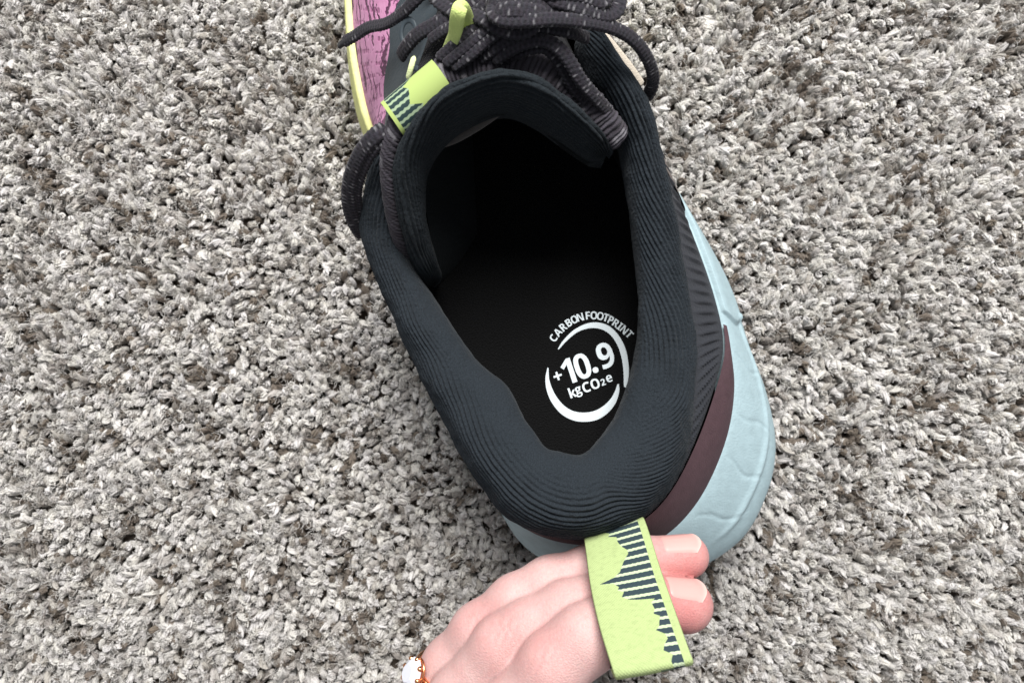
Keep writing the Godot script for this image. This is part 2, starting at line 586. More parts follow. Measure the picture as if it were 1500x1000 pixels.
# ------------------------------------------------------------------ padded strips (collar, tongue)
# each station: outer x, y, inner x, y, heights of outer edge, crest and inner edge
func padded(st: Array, nu: int, nv: int, rib: float, amp: float, skew: Callable, mask: Callable, deep: Array, crest := 0.52) -> Array:
	var o := PackedVector3Array()
	var q := PackedVector3Array()
	var hc := PackedVector3Array()
	for s in st:
		o.append(at(s[0], s[1], s[4]))
		q.append(at(s[2], s[3], s[6]))
		hc.append(Vector3(s[5], 0, 0))
	var pos := PackedVector3Array()
	var low := PackedVector3Array()
	var n := st.size() - 1
	for i in nu + 1:
		var s := float(n) * i / nu
		var a := spline(o, s)
		var b := spline(q, s)
		var c := spline(hc, s).x
		var mixy = func(f: float, y: float) -> Vector3:
			var p := a.lerp(b, f)
			p.y = y
			return p
		var prof := PackedVector3Array([mixy.call(0.2, a.y - 0.008), mixy.call(-0.01, a.y - 0.002), mixy.call(0.04, lerpf(a.y, c, 0.35)), mixy.call(crest * 0.46, lerpf(a.y, c, 0.85)), mixy.call(crest, c), mixy.call(crest + (1.0 - crest) * 0.62, lerpf(b.y, c, 0.72)), mixy.call(0.985, lerpf(b.y, c, 0.2)), mixy.call(0.97, b.y - 0.006), mixy.call(0.85, b.y - 0.014)])
		for j in nv + 1:
			pos.append(spline(prof, 8.0 * j / nv))
		low.append(prof[7])
		low.append(prof[8])
		var e: Vector3 = deep[0]
		var f: float = deep[1]
		var bottom := a.lerp(b, f) + e
		if deep[2]:
			bottom.y = insole_height(bottom.z) - 0.001
		if not deep[2]:      # the tongue's inner face bows in towards the foot
			var across := 1.0 - 2.0 * s / n
			bottom.x += 0.012 * across
			low.append(prof[8].lerp(bottom, 0.4) + Vector3(0.012 * across, -0.006, 0.014))
		else:
			low.append(prof[8].lerp(bottom, 0.5))
		low.append(bottom)
	var nor := grid_normals(pos, nu + 1, nv + 1, false)
	var run := 0.0
	var drift := 0.0
	var up_sum := 0.0
	for i in nor.size(): up_sum += nor[i].y
	var sg := 1.0 if up_sum > 0.0 else -1.0
	var done := pos.duplicate()
	var fold := FastNoiseLite.new()
	fold.seed = 14
	fold.frequency = 38.0
	var fade := FastNoiseLite.new()
	fade.seed = 15
	fade.frequency = 160.0
	for i in nu + 1:
		var s := float(n) * i / nu
		if i > 0:
			var du := pos[i * (nv + 1) + nv / 2].distance_to(pos[(i - 1) * (nv + 1) + nv / 2])
			run += du
			drift += du * float(skew.call(s))
		var v := 0.0
		for j in nv + 1:
			var k := i * (nv + 1) + j
			if j > 0: v += pos[k].distance_to(pos[k - 1])
			var ph := (v + drift) / rib
			var w := 0.7 * absf(sin(ph * PI)) + 0.3 * sin(ph * PI) * sin(ph * PI)
			var f := float(j) / nv
			done[k] = pos[k] + nor[k] * sg * amp * (w - 0.6) * float(mask.call(s, f)) * clampf(0.95 + 0.9 * fade.get_noise_3dv(pos[k]), 0.25, 1.3)
			done[k] += nor[k] * sg * fold.get_noise_3dv(pos[k]) * 0.0011 * smoothstep(0.05, 0.2, f) * smoothstep(1.0, 0.85, f)
	return [sheet(done, nu + 1, nv + 1), sheet(low, nu + 1, 4)]

func build_collar():
	var st := [
		[872, 44, 858, 46, .094, .097, .092], [890, 60, 843, 64, .092, .101, .088], [914, 100, 850, 102, .090, .102, .086], [945, 152, 870, 150, .087, .101, .085], [967, 228, 905, 207, .081, .096, .083],
		[985, 310, 922, 290, .076, .092, .082], [999, 390, 931, 370, .074, .089, .081], [1012, 470, 936, 450, .074, .088, .080], [1017, 550, 931, 530, .075, .089, .081], [1007, 640, 906, 604, .077, .092, .083],
		[976, 712, 880, 640, .080, .096, .087], [925, 762, 860, 661, .083, .099, .090], [868, 783, 846, 668, .084, .101, .092], [800, 780, 822, 664, .083, .100, .091], [738, 748, 797, 653, .081, .098, .088],
		[684, 680, 768, 612, .076, .094, .084], [642, 597, 738, 565, .073, .089, .080], [608, 530, 700, 530, .072, .085, .076], [578, 468, 672, 492, .071, .084, .074], [556, 415, 646, 452, .071, .082, .072],
		[541, 375, 624, 422, .072, .082, .072], [530, 332, 602, 385, .074, .083, .073], [533, 280, 586, 330, .080, .088, .077], [545, 232, 572, 260, .086, .092, .083], [560, 198, 566, 215, .090, .093, .088]]
	var skew := func(s: float) -> float:
		return 0.5 * smoothstep(4.0, 5.5, s) * (1.0 - smoothstep(6.5, 7.8, s)) - 1.1 * smoothstep(8.0, 8.8, s) * (1.0 - smoothstep(10.6, 11.6, s))
	var mask := func(s: float, f: float) -> float:
		var m := smoothstep(0.08, 0.16, f) * (1.0 - smoothstep(0.42, 0.66, f))
		if s < 3.0: m = smoothstep(0.3, 0.36, f) * (1.0 - smoothstep(0.5, 0.7, f)) * 0.7
		elif s < 8.0: m = maxf(m, smoothstep(0.28, 0.36, f) * (1.0 - smoothstep(0.6, 0.75, f)) * 0.8)
		elif s > 16.5: m *= 0.85
		return m
	var r := padded(st, 640, 260, 0.00165, 0.00095, skew, mask, [Vector3.ZERO, 0.45, true])
	obj("collar", r[0], mats.collar, shoe, "padded charcoal rib-knit collar")
	var trim := pts([882, 50, .093, 900, 72, .091, 922, 100, .089, 940, 126, .086])
	obj("collar_trim", cord(trim, 0.0015, 0.0008, Color(0.56, 0.50, 0.42), Color(0.3, 0.25, 0.2), 0.002, 0.00002), mats.lace, shoe, "cream edge trim beside the right end of the collar")
	obj("collar_lining", r[1], mats.lining, shoe, "black lining under the collar")

# ------------------------------------------------------------------ insole with its print
func insole_height(z: float) -> float:
	return 0.050 + (z - 0.04) * 0.105

func on_insole(x: float, y: float, lift := 0.0) -> Vector3:
	var h := 0.047
	for i in 6:
		h = insole_height((y - 500.0) / FOCAL * (EYE - h)) + lift
	return at(x, y, h)

func build_insole():
	var n := 208
	var m := 14
	var pos := PackedVector3Array()
	for i in n + 1:
		var e := spline(L_t, 26.0 * i / n, true)
		var c := Vector3(lerpf(0.012, -0.008, clampf((0.05 - e.z) / 0.2, 0, 1)), 0, clampf(e.z, -0.14, 0.03))
		for j in m + 1:
			var p := c.lerp(e, 0.93 * j / m)
			p.y = insole_height(p.z) + 0.0035 * pow(float(j) / m, 8.0)
			pos.append(p)
	var o := obj("insole", sheet(pos, n + 1, m + 1), mottled(relief(matte(Color(0.056, 0.058, 0.067), 0.97, 0.03), noise_tex(0.12, 31, 256, 3), 0.07, 40.0), 0.14, 53, 0.25, 1.0), shoe, "black fabric insole printed in white")
	# print: coordinates measured in a 4x enlargement whose corner is plan point (740, 430)
	var nrm := Vector3(0, 1, -0.105).normalized()
	var font := SystemFont.new()
	font.font_names = PackedStringArray(["Droid Sans"])
	font.font_weight = 700
	var list := [["C", 283, 260, -56, 46], ["A", 309, 226, -49, 46], ["R", 340, 195, -41, 46], ["B", 372, 170, -33, 46], ["O", 405, 151, -25, 47], ["N", 440, 138, -16, 46],
		["F", 485, 128, -5, 46], ["O", 520, 127, 2, 47], ["O", 558, 131, 10, 47], ["T", 591, 140, 18, 46], ["P", 620, 154, 26, 46], ["R", 650, 173, 33, 46], ["I", 673, 191, 38, 46], ["N", 699, 212, 43, 46], ["T", 729, 238, 48, 46],
		["+", 308, 482, -18, 50], ["1", 368, 455, -18, 148], ["0", 452, 424, -18, 150], [".", 530, 447, -18, 34], ["9", 588, 361, -18, 152],
		["k", 394, 578, -19, 60], ["g", 431, 575, -19, 60], ["C", 475, 548, -19, 60], ["O", 527, 528, -19, 60], ["2", 574, 518, -19, 38], ["e", 610, 497, -19, 42]]
	for g in list:
		var tm := TextMesh.new()
		tm.text = g[0]
		tm.font = font
		tm.font_size = 64
		tm.pixel_size = 0.01
		tm.depth = 0.02
		tm.curve_step = 1.0
		var box := tm.get_aabb()
		var size: float = g[4] / 4.0 * (EYE - 0.047) / FOCAL
		var k := size / box.size.y
		var a := deg_to_rad(g[3])
		var r := Vector3(cos(a), 0, sin(a))
		r = (r - nrm * r.dot(nrm)).normalized()
		var u := nrm.cross(r)
		var wide := 1.0
		if g[0] in ["1", "0", "9"]: wide = 0.94
		elif int(g[4]) < 48 and not g[0] in ["2", "e", "."]: wide = 0.97
		if g[0] in [".", "+"]: wide = 1.0
		var b := Basis(r * k * wide, u * k, nrm * 0.004)
		var p := on_insole(740.0 + g[1] / 4.0, 430.0 + g[2] / 4.0, 0.00025)
		var t := obj("printed_letter", tm, mats.print, o)
		t.transform = Transform3D(b, p - b * box.get_center())
	var arcs := [[308, 325, 340, 275, 400, 215, 470, 178, 530, 168, 590, 180, 640, 215, 685, 275, 712, 345, 725, 430, 722, 500, 710, 550],
		[316, 326, 360, 277, 420, 228, 480, 205, 530, 202, 580, 215, 625, 250, 660, 305, 682, 370, 693, 440, 696, 500, 697, 545],
		[248, 432, 236, 500, 245, 570, 275, 640, 330, 705, 400, 742, 470, 750, 540, 738, 600, 700, 645, 645, 668, 580, 668, 530],
		[254, 435, 258, 500, 275, 555, 305, 610, 350, 660, 405, 690, 470, 697, 530, 685, 580, 655, 620, 615, 645, 570, 659, 530]]
	for k in 2:
		var oa := PackedVector3Array()
		var ia := PackedVector3Array()
		for i in 12:
			oa.append(on_insole(740 + arcs[k * 2][i * 2] / 4.0, 430 + arcs[k * 2][i * 2 + 1] / 4.0, 0.00028))
			ia.append(on_insole(740 + arcs[k * 2 + 1][i * 2] / 4.0, 430 + arcs[k * 2 + 1][i * 2 + 1] / 4.0, 0.00028))
		var q := PackedVector3Array()
		for i in 67:
			var a := spline(oa, i / 6.0)
			var b := spline(ia, i / 6.0)
			q.append(a - Vector3(0, .0003, 0)); q.append(a); q.append(b); q.append(b - Vector3(0, .0003, 0))
		obj("printed_arc", sheet(q, 67, 4), mats.print, o)

# ------------------------------------------------------------------ cords
# a flat braided cord: half width w, half thickness t, along a smooth path
func cord(path: PackedVector3Array, w: float, t: float, dark: Color, fleck: Color, braid := 0.0014, amp := 0.00032, taper := true, up := Vector3.UP, flecks := 0.16) -> ArrayMesh:
	var c := resample(path, 0.00032)
	var n := c.size()
	var m := 20
	var pos := PackedVector3Array()
	var col := PackedColorArray()
	var run := 0.0
	for i in n:
		var tg := (c[mini(i + 1, n - 1)] - c[maxi(i - 1, 0)]).normalized()
		var sd := tg.cross(up).normalized()
		var nn := sd.cross(tg).normalized()
		if i: run += c[i].distance_to(c[i - 1])
		var k := 1.0
		if taper:
			k = clampf(minf(i, n - 1 - i) / 4.0, 0.03, 1.0)
			k = sqrt(k * (2.0 - k))
		for j in m + 1:
			var a := TAU * j / m
			var x := signf(cos(a)) * pow(absf(cos(a)), 0.8) * w
			var y := sin(a) * t
			var ph := run / braid
			var q := 3.0 * float(j) / m
			var wave := maxf(absf(sin((ph + q) * PI)), 0.0) * maxf(absf(sin((ph - q) * PI)), 0.0)
			if amp < 0.0001: wave = 0.5
			var row := sqrt(absf(sin(1.5 * PI * (cos(a) + 1.0)))) if amp > 0.0001 else 0.7
			var e := 0.9 + amp / t * (wave - 0.5) + 0.22 * (row - 0.6)
			pos.append(c[i] + (sd * x * (1.0 + amp / w * (wave - 0.5)) + nn * y * e) * k)
			var cell := hash(Vector2i(int(floor(ph + q)) * 7 + int(path[0].x * 9000.0), int(floor(ph - q)) + int(j / 7)))
			var f := 1.0 if float(cell % 1000) / 1000.0 < flecks else 0.0
			var cc := (dark * (0.3 + 0.7 * wave + 0.6 * row)).lerp(fleck, f * smoothstep(0.45, 0.9, wave))
			cc.a = 1.0
			if j == m: cc = col[col.size() - m]
			col.append(cc)
	return sheet(pos, n, m + 1, true, col)

# ------------------------------------------------------------------ tongue
func build_tongue():
	var st := [
		[618, 410, 634, 419, .061, .065, .056], [606, 392, 644, 406, .069, .077, .062], [594, 357, 636, 374, .079, .088, .074], [583, 300, 624, 313, .090, .099, .084], [579, 245, 622, 262, .098, .107, .091], [594, 198, 636, 222, .104, .113, .096], [634, 148, 668, 188, .109, .119, .101],
		[690, 117, 708, 166, .112, .121, .102], [745, 110, 745, 160, .112, .121, .102], [800, 126, 785, 178, .110, .119, .100], [850, 163, 830, 210, .105, .113, .095], [886, 202, 864, 231, .098, .105, .088], [898, 224, 886, 233, .090, .094, .083]]
	var r := padded(st, 380, 160, 0.0019, 0.0010, func(_s): return 0.10, func(_s, f): return smoothstep(0.1, 0.18, f) * (1.0 - smoothstep(0.7, 0.85, f)) * 0.9, [Vector3(0.0, -0.03, -0.07), 0.9, false], 0.48)
	obj("tongue_lining", r[0], mats.tongue, shoe, "padded dark rim of the tongue")
	obj("tongue_inside", r[1], mats.inner, shoe, "black inner face of the tongue")
	# thick corded edge
	var e := pts([606, 404, .064, 598, 388, .070, 584, 348, .082, 573, 300, .091, 568, 250, .098, 574, 204, .103, 600, 158, .106, 640, 116, .108, 690, 97, .109, 745, 93, .109, 800, 108, .107, 850, 141, .103, 884, 178, .098, 906, 206, .091])
	obj("tongue_edge", corded(e), mats.lace, shoe, "coarse corded dark edge of the tongue")
	# outer face, running forward under the laces
	var nu := 60
	var nv := 40
	var pos := PackedVector3Array()
	var far_edge := pts([650, -110, .072, 690, -128, .082, 720, -125, .082, 752, -105, .072])
	for i in nu + 1:
		var a := spline(e, 13.0 * i / nu)
		a.y -= 0.003
		var b := spline(far_edge, 3.0 * i / nu)
		for j in nv + 1:
			var t := float(j) / nv
			var p := a.lerp(b, t)
			p.y += sin(t * PI) * 0.003 * sin(PI * i / nu)
			pos.append(p)
	var mesh_mat := matte(Color(0.11, 0.11, 0.125), 0.8, 0.2)
	relief(mesh_mat, weave_image(), 0.06, 260.0)
	obj("tongue_outer", sheet(pos, nu + 1, nv + 1), mesh_mat, shoe, "black mesh outer face of the tongue")
	# pale label edge inside
	var lab := pts([640, 214, .088, 668, 204, .088, 700, 186, .089, 726, 168, .092, 740, 156, .096])
	obj("tongue_label", cord(lab, 0.0011, 0.0004, Color(0.10, 0.095, 0.09), Color(0.2, 0.2, 0.2), 0.002, 0.00002), mats.lace, shoe, "thin grey label edge inside the tongue")
	tongue_tag()

func weave_image() -> ImageTexture:
	var w := 64
	var im := Image.create(w, w, false, Image.FORMAT_L8)
	for y in w:
		for x in w:
			var v := 0.5 + 0.25 * sin(TAU * 4.0 * x / w + (PI if int(y / 8.0) % 2 else 0.0)) + 0.25 * sin(TAU * 4.0 * y / w)
			im.set_pixel(x, y, Color(v, v, v))
	return ImageTexture.create_from_image(im)

func corded(path: PackedVector3Array) -> ArrayMesh:   # cord wrapped with slanted threads
	var c := resample(path, 0.00022)
	var n := c.size()
	var m := 22
	var pos := PackedVector3Array()
	var col := PackedColorArray()
	var run := 0.0
	for i in n:
		var tg := (c[mini(i + 1, n - 1)] - c[maxi(i - 1, 0)]).normalized()
		var sd := tg.cross(Vector3.UP).normalized()
		var nn := sd.cross(tg).normalized()
		if i: run += c[i].distance_to(c[i - 1])
		var k := clampf(minf(i, n - 1 - i) / 12.0, 0.03, 1.0)
		k = sqrt(k * (2.0 - k))
		var grow := smoothstep(0.3, 0.55, float(i) / n)
		var w := lerpf(0.0021, 0.0044, grow)
		var t := lerpf(0.0022, 0.0034, grow)
		for j in m + 1:
			var a := TAU * j / m
			var ph := run / 0.00150 + 0.45 * sin(a) + (0.55 + 0.9 * (1.0 - grow)) * cos(a) + 0.25 * sin(run * 800.0) + 0.07 * sin(run * 2170.0 + a * 2.0)
			var id := int(floor(ph))
			var wave := sqrt(absf(sin(ph * PI)))
			var rough := float(hash(id) % 100) / 100.0
			# a groove runs down the middle: two rows of threads
			var groove := 0.16 * exp(-pow((a - PI * 0.42) / 0.16, 2.0))
			var e := 0.84 + 0.26 * wave * (0.75 + 0.35 * rough) - groove
			pos.append(c[i] + (sd * cos(a) * w + nn * sin(a) * t) * e * k)
			var cc := Color(0.016, 0.014, 0.018).lerp(Color(0.075, 0.068, 0.084), wave * (0.55 + 0.45 * rough))
			if hash(id * 13 + int(j / 4)) % 100 < 7: cc = Color(0.18, 0.17, 0.19)
			if j == m: cc = col[col.size() - m]
			col.append(cc)
	return sheet(pos, n, m + 1, true, col)

func skyline(t: float, ext: Array) -> float:
	for i in ext.size() / 2 - 1:
		if t <= ext[i * 2 + 2]:
			return lerpf(ext[i * 2 + 1], ext[i * 2 + 3], clampf((t - ext[i * 2]) / (ext[i * 2 + 2] - ext[i * 2]), 0, 1))
	return ext[ext.size() - 1]

func tongue_tag():
	# lime ribbon wrapped over the corded edge; rows run along the ribbon's length
	var a := at(572, 171, .109)     # striped end
	var b := at(648, 108, .114)
	var ax := (b - a)
	var d := ax.normalized()
	var sd := Vector3.UP.cross(d).normalized()     # across
	var n := 26
	var m := 26
	var pos := PackedVector3Array()
	var uv := PackedVector2Array()
	for i in n + 1:
		var u := float(i) / n
		for j in m + 1:
			var v := float(j) / m
			var ang := lerpf(-2.0, 2.0, v)
			var p := a.lerp(b, u) + sd * sin(ang) * 0.0056 + Vector3.UP * (cos(ang) * 0.0042 - 0.0032)
			pos.append(p)
			uv.append(Vector2(u, v))
	var w := 192
	var h := 192
	var im := Image.create(w, h, false, Image.FORMAT_RGB8)
	var ext := [0.0, .44, .16, .42, .30, .44, .36, .52, .45, .34, .55, .42, .62, .46, .7, .40, .8, .62, 1.0, .7]
	for y in h:
		for x in w:
			var u := float(x) / w
			var v := float(y) / h
			var c := Color(0.69, 0.765, 0.46)
			if u > 0.06 and u < skyline(v, ext):
				var ph := fposmod(v * 11.0 + sin(u * 70.0) * 0.05, 1.0)
				c = Color(0.17, 0.24, 0.25) if ph < 0.6 else Color(0.62, 0.70, 0.58)
			im.set_pixel(x, y, c)
	var mt := matte(Color.WHITE, 0.7)
	mt.albedo_texture = ImageTexture.create_from_image(im)
	obj("tongue_tag", sheet(pos, n + 1, m + 1, false, PackedColorArray(), uv), mt, shoe, "lime tag with dark skyline stripes over the tongue edge")
	# standing lime lace loop farther forward
	var lp := pts([653, 84, .108, 661, 64, .113, 667, 44, .119, 671, 20, .124, 676, 10, .1235, 683, 28, .118, 682, 48, .112])
	obj("lace_loop", cord(lp, 0.0020, 0.0006, Color(0.58, 0.70, 0.24), Color(0.6, 0.79, 0.21), 0.003, 0.00001), mats.lace, shoe, "small lime lace loop")
	var bar := pts([597, 117, .102, 602, 99, .104, 607, 82, .104])
	obj("bar_stitch", cord(bar, 0.0008, 0.0006, Color(0.70, 0.78, 0.42), Color(0.8, 0.8, 0.6), 0.0012, 0.00005), mats.lace, shoe, "short pale bar stitch")

# ------------------------------------------------------------------ laces
func build_laces():
	var dark := Color(0.027, 0.025, 0.032)
	var fl := Color(0.19, 0.185, 0.20)
	var W := 0.0019
	var T := 0.00115
	var list := [
		# free end lying over the mauve knit
		[[503, 62, .070, 520, 52, .074, 540, 40, .079, 566, 34, .086, 590, 18, .094, 612, -4, .099, 640, -30, .10], W, T],
		[[586, 84, .093, 594, 70, .098, 612, 50, .103, 640, 34, .107, 665, 20, .109, 700, -6, .110, 720, -20, .11], W * 1.1, T],
		# three strands running up from the tag
		[[640, 88, .111, 664, 66, .114, 694, 40, .116, 716, 22, .118, 740, 6, .118], W * .8, T],
		[[650, 96, .112, 674, 76, .115, 704, 50, .117, 730, 26, .119, 752, 14, .119], W * .8, T],
		[[662, 101, .112, 686, 84, .115, 716, 58, .117, 742, 40, .118, 770, 36, .118], W * .8, T],
		# knot and long loop to the right
		[[722, 10, .121, 724, 22, .124, 742, 30, .126, 775, 30, .126, 812, 28, .124, 850, 31, .121, 885, 37, .117, 912, 47, .113, 934, 64, .109, 950, 88, .103, 957, 112, .096, 954, 130, .090, 946, 143, .085], W, T * 1.2],
		[[716, 16, .118, 724, 6, .122, 748, 2, .124, 780, 8, .124, 806, 14, .122, 836, 20, .120, 862, 27, .117], W * 1.4, T],
		[[725, 18, .125, 750, 14, .127, 776, 17, .126, 800, 21, .124], W * 1.2, T],
		# arcs below the knot
		[[700, 88, .112, 722, 72, .115, 752, 54, .117, 785, 41, .118, 812, 42, .117, 838, 47, .114, 862, 56, .108], W, T],
		[[722, 90, .113, 745, 74, .116, 770, 62, .118, 796, 59, .118, 818, 70, .117, 836, 92, .115, 850, 116, .112, 872, 142, .107, 894, 166, .100], W, T],
		[[726, 96, .110, 748, 82, .113, 775, 72, .115, 798, 70, .115, 814, 84, .113, 828, 106, .111, 842, 130, .108, 862, 154, .103, 886, 178, .097], W * .9, T],
		[[628, 60, .105, 652, 44, .109, 680, 30, .113, 705, 12, .116, 726, -6, .118], W * .9, T],
		[[690, 20, .116, 712, 30, .119, 736, 44, .119, 764, 48, .119, 790, 34, .121], W, T],
		# bow loop at the top
		[[790, -12, .122, 812, 0, .123, 840, 8, .122, 866, 17, .120, 890, 22, .117, 904, 14, .115, 906, -4, .114, 896, -26, .112], W * 1.1, T],
		[[760, -20, .122, 800, -10, .124, 850, -6, .122, 880, 4, .119, 892, -10, .117], W, T],
		# loop hanging down the left side, two rows
		[[566, 186, .104, 548, 200, .104, 530, 222, .100, 517, 250, .094, 511, 278, .087, 513, 306, .080, 522, 330, .073, 532, 345, .066], W * 1.25, T * 1.3],
		[[574, 190, .103, 556, 208, .103, 540, 230, .099, 528, 256, .093, 522, 282, .086, 524, 306, .079, 530, 326, .072], W * .9, T],
		[[632, -8, .107, 652, 10, .109, 682, 24, .112, 708, 30, .115], W, T]]
	var names := 0
	for l in list:
		var o := obj("lace", cord(pts(l[0]), l[1], l[2], dark, fl), mats.lace, shoe)
		if names == 0: o.set_meta("label", "loose lace end over the mauve knit")
		names += 1
	var tip := cord(pts([496, 68, .067, 502, 63, .070, 514, 56, .073, 528, 47, .076]), 0.0011, 0.0009, Color(0.02, 0.02, 0.024), Color(0.03, 0.03, 0.03), 0.002, 0.00002)
	obj("lace_tip", tip, mats.lace, shoe)

# ------------------------------------------------------------------ heel loop
func webbing() -> ImageTexture:      # crossing threads of the woven ribbon
	var im := Image.create(256, 512, false, Image.FORMAT_L8)
	for y in 512:
		for x in 256:
			var v := 0.5 + 0.3 * sin(TAU * y / 8.0) * (1.0 if int(x / 5.0) % 2 else -1.0) + 0.2 * rng.randf_range(-1, 1)
			im.set_pixel(x, y, Color(v, v, v))
	return ImageTexture.create_from_image(im)

func build_heel_loop():
	var lf := pts([860, 800, .079, 856, 789, .089, 859, 815, .097, 865, 860, .106, 877, 915, .116, 893, 968, .124, 900, 990, .125, 897, 986, .117, 884, 950, .085, 872, 890, .058, 876, 830, .049, 884, 800, .053])
	var rt := pts([940, 765, .080, 943, 758, .089, 954, 788, .097, 969, 836, .106, 990, 896, .116, 1009, 949, .124, 1016, 968, .125, 1013, 964, .117, 1002, 930, .085, 984, 870, .058, 980, 825, .049, 970, 782, .056])
	var n := 150
	var m := 14
	var pos := PackedVector3Array()
	var uv := PackedVector2Array()
	var length := 0.0
	var lens := [0.0]
	for i in n + 1:
		var s := 11.0 * i / n
		if i: 
			length += spline(lf, s).lerp(spline(rt, s), .5).distance_to(spline(lf, s - 11.0 / n).lerp(spline(rt, s - 11.0 / n), .5))
			lens.append(length)
	var l1: float = lens[int(n / 11.0)]
	var l6: float = lens[int(n * 6 / 11.0)]
	for i in n + 1:
		var s := 11.0 * i / n
		var a := spline(lf, s)
		var b := spline(rt, s)
		var c0 := spline(lf, s - 0.05).lerp(spline(rt, s - 0.05), 0.5)
		var c1 := spline(lf, s + 0.05).lerp(spline(rt, s + 0.05), 0.5)
		var nn := (b - a).cross(c1 - c0).normalized()
		for j in m + 1:
			# front face, right edge, back face, left edge of a 1.3 mm ribbon
			var f := float(j) / m
			var x: float
			var y := 0.0
			var vv: float
			if j <= 6:
				x = lerpf(0.02, 0.98, j / 6.0); y = 0.00065; vv = lerpf(0.11, 0.99, j / 6.0)
			elif j == 7:
				x = 1.0; y = 0.0; vv = 0.995
			elif j <= 12:
				x = lerpf(0.98, 0.02, (j - 8) / 4.0); y = -0.00065; vv = 0.04
			elif j == 13:
				x = 0.0; y = 0.0; vv = 0.125
			else:
				x = 0.02; y = 0.00065; vv = 0.125
			if s > 7.2: vv = 0.04
			pos.append(a.lerp(b, x) + nn * -y + Vector3(0, 0.0006 * sin(x * PI), 0))
			uv.append(Vector2(vv, clampf((lens[i] - l1) / (l6 - l1), 0.0, 1.0)))
	var w := 256
	var h := 512
	var im := Image.create(w, h, false, Image.FORMAT_RGB8)
	var ext := [0.0, .40, .03, .48, .05, .72, .075, .62, .10, .66, .12, .5, .16, .5, .20, .46, .24, .36, .27, .36, .30, .44, .34, .52, .38, .58, .41, .72, .435, .98, .45, .74, .48, .66, .50, .70, .52, .60, .55, .66, .575, .55, .585, .42, .60, .12, .62, .2, .66, .18, .69, .22, .71, .13, .74, .17, .77, .20, .79, .27, .82, .15, .85, .13, .88, .22, .91, .26, .94, .14, .97, .2, 1.0, .18]
	var gr := FastNoiseLite.new()
	gr.frequency = 0.03
	for y in h:
		var t := float(y) / h
		var e := skyline(t, ext)
		for x in w:
			var v := (float(x) / w - 0.11) / 0.88
			var c := Color(0.70, 0.77, 0.535)
			c = c.darkened(0.10 * maxf(gr.get_noise_2d(x, y * 2.0), 0.0) + rng.randf() * 0.04)
			if v < 0.90 and v > 0.90 - e * 0.80:
				var ph := fposmod(t * 19.0 + 0.10 * absf(fposmod(v * 14.0, 1.0) - 0.5) + (0.90 - v) * 0.35, 1.0)
				c = Color(0.20, 0.26, 0.29) if ph < 0.66 else Color(0.76, 0.82, 0.68)
			if v < -0.06: c = Color(0.40, 0.37, 0.39)
			im.set_pixel(x, y, c)
	var mt := relief(matte(Color.WHITE, 0.8), webbing(), 0.014)
	mt.albedo_texture = ImageTexture.create_from_image(im)
	obj("heel_loop", sheet(pos, n + 1, m + 1, true, PackedColorArray(), uv), mt, shoe, "lime heel loop with a dark striped mountain skyline")

# ------------------------------------------------------------------ hand
var fingers := []      # each: list of [a, b, ra, rb]
var palm := []
var knuckles := []     # [point, radius]

func cone(p: Vector3, b: Array) -> float:
	var a: Vector3 = b[0]
	var ab: Vector3 = b[4]
	var t := clampf((p - a).dot(ab) * b[5], 0.0, 1.0)
	return p.distance_to(a + ab * t) - lerpf(b[2], b[3], t)

func bone(a: Vector3, b: Vector3, ra: float, rb: float) -> Array:
	return [a, b, ra, rb, b - a, 1.0 / maxf((b - a).length_squared(), 1e-9)]

func smin(a: float, b: float, k: float) -> float:
	var h := maxf(k - absf(a - b), 0.0) / k
	return minf(a, b) - h * h * k * 0.25

func hand_field(p: Vector3) -> float:
	var d := 1.0
	for f in fingers:
		if p.distance_squared_to(f[1]) > f[2]:
			continue
		var e := 1.0
		for b in f[0]:
			e = smin(e, cone(p, b), 0.004)
		d = smin(d, e, 0.0006)
	var q := 1.0
	for b in palm:
		q = smin(q, cone(p, b), 0.014)
	return smin(d, q, 0.006)

# the bones that matter inside a small block, and the field of those alone
func near_bones(p: Vector3, r: float) -> Array:
	var fl := []
	for f in fingers:
		var l := []
		for b in f[0]:
			if cone(p, b) < r + 0.0045: l.append(b)
		if l.size(): fl.append(l)
	var pl := []
	for b in palm:
		if cone(p, b) < r + 0.0145: pl.append(b)
	return [fl, pl]

func local_field(p: Vector3, near: Array) -> float:
	var d := 0.03
	for f in near[0]:
		var e := 0.03
		for b in f:
			e = smin(e, cone(p, b), 0.004)
		d = smin(d, e, 0.0006)
	var q := 0.03
	for b in near[1]:
		q = smin(q, cone(p, b), 0.014)
	return smin(d, q, 0.006)

func add_finger(a: Array, radii: Array):
	var c := pts(a)
	var bones := []
	var mid := Vector3.ZERO
	for i in c.size() - 1:
		bones.append(bone(c[i], c[i + 1], radii[i], radii[i + 1]))
	for p in c: mid += p
	mid /= c.size()
	var reach := 0.0
	for p in c: reach = maxf(reach, p.distance_to(mid))
	reach += 0.016
	fingers.append([bones, mid, reach * reach])

